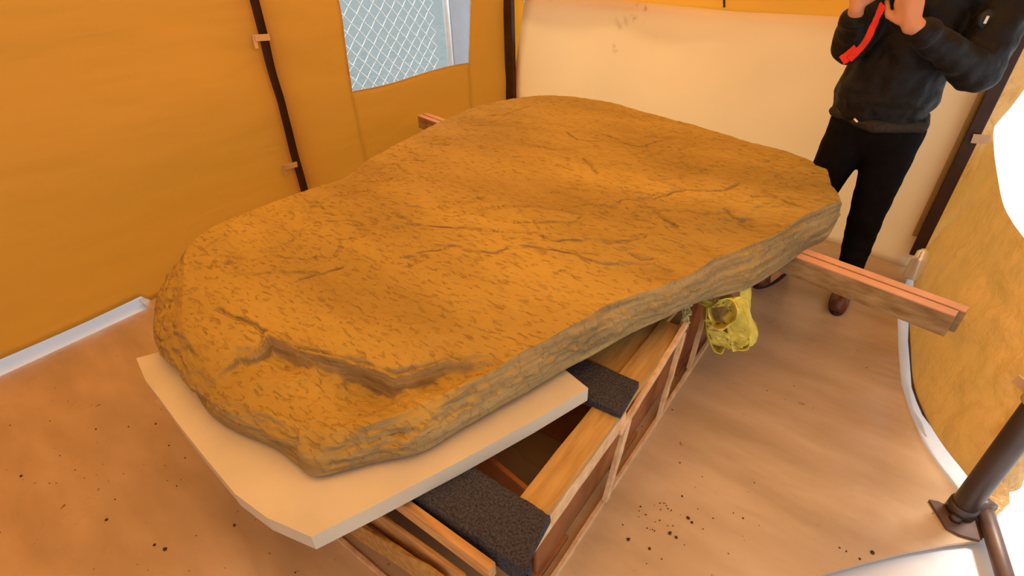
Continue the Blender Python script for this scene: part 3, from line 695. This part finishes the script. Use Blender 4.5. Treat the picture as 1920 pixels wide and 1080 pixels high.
# ------------------------------------------------------------------ person
def taper_blob(parts, voxel, name, m, parent=None, smooth_it=4, noise_amp=0, nfreq=8):
    """parts: (a, b, ra, rb[, flatten(vec3 scale)]) tapered capsules fused into one continuous surface"""
    bm = bmesh.new()
    for pr in parts:
        a, b, ra, rb = Vector(pr[0]), Vector(pr[1]), pr[2], pr[3]; sq = pr[4] if len(pr) > 4 else None
        nseg = 10; n = 20; d = (b - a); Ln = d.length; d = d.normalized() if Ln > 1e-6 else Vector((0, 0, 1))
        ref = Vector((0, 1, 0)) if abs(d.y) < .8 else Vector((1, 0, 0)); s = d.cross(ref).normalized(); t = s.cross(d)
        ringp = []
        for k in range(-6, nseg + 7):
            if k < 0: an = math.pi / 2 * (-k) / 6.0; c = a - d * ra * math.sin(an); r_ = ra * math.cos(an)
            elif k > nseg: an = math.pi / 2 * (k - nseg) / 6.0; c = b + d * rb * math.sin(an); r_ = rb * math.cos(an)
            else: c = a.lerp(b, k / nseg); r_ = ra + (rb - ra) * k / nseg
            ringp.append((c, max(r_, 1e-4)))
        rs = []
        for c, r_ in ringp:
            row = []
            for j in range(n):
                v = (s * math.cos(2 * math.pi * j / n) * (sq[0] if sq else 1) + t * math.sin(2 * math.pi * j / n) * (sq[1] if sq else 1)) * r_
                row.append(bm.verts.new(c + v))
            rs.append(row)
        for k in range(len(rs) - 1):
            for j in range(n): bm.faces.new((rs[k][j], rs[k][(j + 1) % n], rs[k + 1][(j + 1) % n], rs[k + 1][j]))
        bm.faces.new(rs[0][::-1]); bm.faces.new(rs[-1])
    bmesh.ops.recalc_face_normals(bm, faces=bm.faces)
    me = bpy.data.meshes.new('tmp'); bm.to_mesh(me); bm.free()
    o = bpy.data.objects.new('tmp', me); C.objects.link(o)
    r = o.modifiers.new('r', 'REMESH'); r.mode = 'VOXEL'; r.voxel_size = voxel
    if smooth_it:
        s_ = o.modifiers.new('s', 'SMOOTH'); s_.iterations = smooth_it; s_.factor = .6
    dg = bpy.context.evaluated_depsgraph_get(); me2 = bpy.data.meshes.new_from_object(o.evaluated_get(dg))
    bpy.data.objects.remove(o); bpy.data.meshes.remove(me); me2.name = name
    if noise_amp:
        for v in me2.vertices:
            q = noise.noise(v.co * nfreq) + .5 * noise.noise(v.co * nfreq * 2.2)
            v.co += v.normal * (noise_amp * q)
    me2.materials.clear()
    return link(name, me2, m, parent, True)
PY = 2.66
S_r = Vector((-.205, 2.68, 1.41)); S_l = Vector((.135, 2.70, 1.40))     # image-left / image-right shoulder
E_r = Vector((-.265, 2.56, 1.21)); E_l = Vector((.155, 2.58, 1.155))
W_r = Vector((-.262, 2.43, 1.352)); W_l = Vector((-.072, 2.38, 1.318))
hipL, hipR = Vector((-.165, 2.68, .90)), Vector((-.01, 2.70, .89))
kL, kR = Vector((-.225, 2.66, .53)), Vector((-.005, 2.64, .51))
aL, aR = Vector((-.285, 2.86, .10)), Vector((.015, 2.84, .10))
head = Vector((-.06, 2.665, 1.68))
def hand_parts(Wp, palm_dir, side, nrm, curl, L=.19):
    """palm and five bent fingers as tapered capsules"""
    pd = Vector(palm_dir).normalized(); nm = Vector(nrm).normalized(); sd_ = Vector(side).normalized(); k = L / .19
    P = [(Wp, Wp + pd * .085 * k, .026, .030, (1, 1))]
    P += [(Wp + pd * .03 + sd_ * .022, Wp + pd * .082 * k + sd_ * .030, .017, .015), (Wp + pd * .03 - sd_ * .018, Wp + pd * .08 * k - sd_ * .030, .017, .014)]
    for q, (of, ln) in enumerate(((.031, .072), (.011, .080), (-.010, .074), (-.030, .058))):
        a = Wp + pd * .088 * k + sd_ * of; dr = (pd + nm * curl * .5).normalized(); b = a + dr * ln * .45; dr2 = (pd + nm * curl * 1.6).normalized(); c = b + dr2 * ln * .32; dr3 = (pd * .4 + nm * curl * 2.2).normalized(); e = c + dr3 * ln * .26
        P += [(a, b, .0095, .0088), (b, c, .0088, .0080), (c, e, .0080, .0070)]
    a = Wp + pd * .025 + sd_ * .028; b = a + (pd * .6 + sd_ * .8 + nm * .3).normalized() * .045; c = b + (pd + nm * .5).normalized() * .03; e = c + (pd + nm * .6).normalized() * .022
    P += [(a, b, .015, .0115), (b, c, .0115, .0098), (c, e, .0098, .0085)]
    return P
body_parts = [
 (head + Vector((0, .01, .03)), head + Vector((0, -.005, -.035)), .088, .070), (head + Vector((0, -.02, -.06)), head + Vector((0, -.035, -.085)), .052, .036),
 (head + Vector((0, -.088, .0)), head + Vector((0, -.105, -.028)), .010, .015),           # nose
 (head + Vector((-.02, -.088, -.062)), head + Vector((.02, -.088, -.062)), .009, .009),     # lips
 (head + Vector((-.088, .01, .01)), head + Vector((-.086, .012, -.03)), .014, .010), (head + Vector((.088, .01, .01)), head + Vector((.086, .012, -.03)), .014, .010),
 (head + Vector((-.045, -.072, .026)), head + Vector((.045, -.072, .026)), .012, .012),
 (Vector((-.05, 2.68, 1.45)), head + Vector((0, .02, -.06)), .055, .052),
 (Vector((-.045, 2.71, 1.38)), Vector((-.085, 2.70, 1.15)), .10, .10, (1.1, .75)), (Vector((-.085, 2.70, 1.15)), Vector((-.09, 2.70, .92)), .11, .12),
 (Vector((-.045, 2.71, 1.41)), S_r, .06, .045), (Vector((-.045, 2.71, 1.41)), S_l, .06, .045),
 (S_r, E_r, .048, .036), (E_r, W_r, .036, .026), (S_l, E_l, .048, .036), (E_l, W_l, .036, .028),
 (hipL, kL, .075, .050), (kL, aL, .048, .036), (hipR, kR, .075, .050), (kR, aR, .048, .036),
 (aL + Vector((0, .01, -.04)), aL + Vector((-.04, -.16, -.06)), .036, .028), (aR + Vector((0, .01, -.04)), aR + Vector((.0, -.17, -.06)), .036, .028)]
body_parts += hand_parts(W_r + (W_r - E_r).normalized() * .01, (.02, .05, 1), (1, -.1, 0), (.5, .8, .1), .8)
body_parts += hand_parts(W_l + Vector((-.01, 0, -.004)), (-.35, .0, .95), (-.9, .1, -.3), (-.2, .9, .1), .8)
person = taper_blob(body_parts, .0065, 'person', m_skin, None, 3)
tag(person, 'person in black jacket and trousers standing behind the stone, hands raised holding a dark camera', 'person')
jack = taper_blob([
 (Vector((-.05, 2.70, 1.40)), Vector((-.08, 2.70, 1.18)), .145, .165, (1.05, .8)), (Vector((-.08, 2.70, 1.18)), Vector((-.095, 2.69, 1.02)), .165, .172, (1.05, .85)),
 (Vector((-.095, 2.69, 1.02)), Vector((-.095, 2.69, .985)), .175, .16, (1.08, .85)),
 (Vector((-.05, 2.69, 1.40)), S_r, .10, .075), (Vector((-.05, 2.69, 1.40)), S_l + Vector((.02, 0, .0)), .10, .085),
 (S_r, E_r, .075, .060), (E_r, E_r.lerp(W_r, .75), .060, .046), (S_l + Vector((.02, 0, 0)), E_l, .088, .072), (E_l, E_l.lerp(W_l, .45), .070, .055), (E_l.lerp(W_l, .45), E_l.lerp(W_l, .85), .056, .046),
 (Vector((-.05, 2.68, 1.44)), Vector((-.055, 2.67, 1.51)), .078, .07)], .009, 'jacket', m_jack, person, 3, .012, 12)
band = taper_blob([(Vector((-.250, 2.64, .950)), Vector((-.09, 2.56, .928)), .024, .026), (Vector((-.09, 2.56, .928)), Vector((.065, 2.64, .930)), .026, .024), (Vector((.065, 2.64, .93)), Vector((.06, 2.78, .935)), .024, .024), (Vector((.06, 2.78, .935)), Vector((-.23, 2.79, .945)), .024, .024), (Vector((-.23, 2.79, .945)), Vector((-.250, 2.64, .95)), .024, .024)], .007, 'waistband', mat('ribbed_hem', (.022, .017, .010), .8, .3, 60), jack, 2, .002, 40)
for (Wp, Ep, f1, f2, rr) in ((W_r, E_r, .72, .86, .046), (W_l, E_l, .78, .90, .048)):
    a, b = Ep.lerp(Wp, f1), Ep.lerp(Wp, f2); bm = bmesh.new(); add_tube(bm, [a, a.lerp(b, .3), a.lerp(b, .7), b], [rr * .98, rr * 1.04, rr, rr * .9], 20); obm('cuff', bm, m_jack, jack, True)
tube('zip', [(-.165, 2.53, .955), (-.150, 2.525, .945)], .004, m_white, jack, 8)
# sleeve patch
qp = aty(1850, 36, 2.578)
bm = bmesh.new(); add_tube(bm, [qp + Vector((-.004, .004, 0)), qp + Vector((.004, -.006, 0))], [.030, .028], 24); patch = obm('sleeve_patch', bm, m_jack2, jack, True)
bar('patch_mark', aty(1846, 44, 2.562), aty(1853, 30, 2.562), .008, .006, m_white, patch, Vector((0, 1, 0)), 0)
trou = taper_blob([(Vector((-.09, 2.69, .97)), Vector((-.09, 2.69, .90)), .150, .150, (1.05, .8)), (hipL, kL, .100, .068), (kL, kL.lerp(aL, .55), .068, .060), (kL.lerp(aL, .55), aL + Vector((0, 0, -.01)), .060, .056),
 (hipR, kR, .100, .070), (kR, kR.lerp(aR, .55), .070, .060), (kR.lerp(aR, .55), aR + Vector((0, 0, -.01)), .060, .056)], .009, 'trousers', m_trou, person, 3, .004, 14)
for A_, toe in ((aL, Vector((-.355, 2.665, .035))), (aR, Vector((.022, 2.635, .038)))):
    hl = Vector((A_.x, A_.y + .035, .045)); md_ = hl.lerp(toe, .5)
    sh = taper_blob([(hl + Vector((0, 0, .0)), md_, .040, .042, (1, 1)), (md_, toe, .045, .040), (hl + Vector((0, 0, .045)), hl.lerp(toe, .35) + Vector((0, 0, .03)), .040, .034)], .006, 'shoe', m_shoe, person, 4)
    for v in sh.data.vertices: v.co.z = max(v.co.z, .012)
    bm = bmesh.new(); dr = (toe - hl); dr.z = 0; ln = dr.length; dr.normalize(); sd_ = Vector((-dr.y, dr.x, 0)); outl = []
    for k in range(28):
        an = 2 * math.pi * k / 28; c_, s_ = math.cos(an), math.sin(an); outl.append(hl + dr * (ln / 2 + (ln / 2 + .042) * c_) + sd_ * (.043 * s_ * (1 + .12 * c_)))
    b0 = [bm.verts.new((p.x, p.y, .0)) for p in outl]; t0 = [bm.verts.new((p.x, p.y, .020)) for p in outl]; bm.faces.new(b0[::-1]); bm.faces.new(t0)
    for k in range(28): bm.faces.new((b0[k], b0[(k + 1) % 28], t0[(k + 1) % 28], t0[k]))
    obm('sole', bm, m_sole, sh)
    for k in range(3):
        c = hl.lerp(toe, .42 + .13 * k) + Vector((0, 0, .047 - .006 * k)); tube('lace', [c - sd_ * .024, c + Vector((0, 0, .010)), c + sd_ * .024], .003, m_sole, sh, 6)
hair = taper_blob([(head + Vector((0, .025, .055)), head + Vector((0, .045, -.02)), .090, .075), (head + Vector((-.02, -.03, .095)), head + Vector((.03, -.02, .095)), .04, .04)], .008, 'hair', m_hair, person, 3, .004, 40)
for sx in (-.032, .032):
    bm = bmesh.new(); bmesh.ops.create_uvsphere(bm, u_segments=12, v_segments=8, radius=.012); bmesh.ops.translate(bm, vec=head + Vector((sx, -.078, .005)), verts=bm.verts); obm('eye', bm, m_white, person, True)
# camera held in both hands (only its lower edge shows)
hc = empty('handheld_camera', (-.2, 2.42, 1.40)); tag(hc, 'black camera held up in both hands at the top edge', 'camera')
bar('body', (-.275, 2.43, 1.435), (-.14, 2.43, 1.435), .05, .085, m_phone, hc, Vector((0, 0, 1)), .008)
bm = bmesh.new(); add_tube(bm, [(-.205, 2.41, 1.44), (-.205, 2.37, 1.44), (-.205, 2.365, 1.44)], [.032, .034, .02], 20); obm('lens', bm, m_phone, hc, True)
# red cloth strip dangling from the hands
def RC(u, v): return aty(u, v, 2.39)
rc = ribbon('red_cloth', [RC(1656, 8), RC(1648, 25), RC(1636, 52), RC(1622, 80), RC(1604, 100), RC(1592, 112)], (.8, .2, -.6), .024, m_red, None, 12, ns=.003, wm=.06)
tag(rc, 'bright red cloth strip dangling from the raised hands over the black jacket', 'cloth')
ribbon('loose_end', [RC(1606, 92), RC(1592, 104), RC(1578, 114)], (.64, .2, -.77), .036, m_red, rc, 14, ns=.002, wm=.0)

# stance: legs rise from the heels (about y 2.9) clear of the stone, broad upper body
def stance(o):
    for v in o.data.vertices:
        x, y, z = v.co; t = min(1, max(0, (z - .12) / .38)); t = t * t * (3 - 2 * t)
        v.co = Vector((x, y, z)).lerp(Vector((1.085 * x, 2.908 + 1.085 * (y - 2.68), 1.085 * z - .136)), t)
def all_meshes(o):
    out = [o] if o.type == 'MESH' else []
    for c in bpy.data.objects:
        if c.parent == o: out += all_meshes(c)
    return out
for root in (person, hc, rc):
    for o in all_meshes(root): stance(o)
# ------------------------------------------------------------------ grit on the floor
random.seed(8)
bm = bmesh.new()
def crumb(x, y, r):
    vs0 = bmesh.ops.create_icosphere(bm, subdivisions=1, radius=r)['verts']
    for v in vs0: v.co = Vector((v.co.x * random.uniform(.7, 1.4), v.co.y * random.uniform(.7, 1.4), v.co.z * .5)) ; v.co += Vector((x, y, r * .4))
for (u, v, r) in [(1178, 1012, .006), (1218, 1029, .005), (1635, 1036, .007), (1612, 1048, .004), (1290, 972, .006), (1297, 980, .005), (1256, 1000, .006), (1268, 1008, .005), (1275, 868, .003), (388, 757, .004), (180, 805, .004), (292, 795, .004), (40, 893, .005), (440, 985, .005), (310, 1030, .007), (290, 1022, .005), (200, 975, .005)]:
    p = atz(u, v, 0); crumb(p.x, p.y, r)
for k in range(110):
    u, v = (random.gauss(1255, 60), random.gauss(985, 40)) if k < 35 else (random.uniform(0, 560), random.uniform(720, 1075)) if k < 90 else (random.uniform(1150, 1600), random.uniform(700, 1040))
    if u < 560 and v < 1000 and u > 250 + (v - 680) * .9: continue
    if u > 1100 and u < 1160: continue
    p = atz(u, v, 0); crumb(p.x, p.y, random.uniform(.0012, .0032))
g = obm('floor_grit', bm, m_dirt); tag(g, 'crumbs of dark soil and grit scattered over the floor', 'grit', kind='stuff')
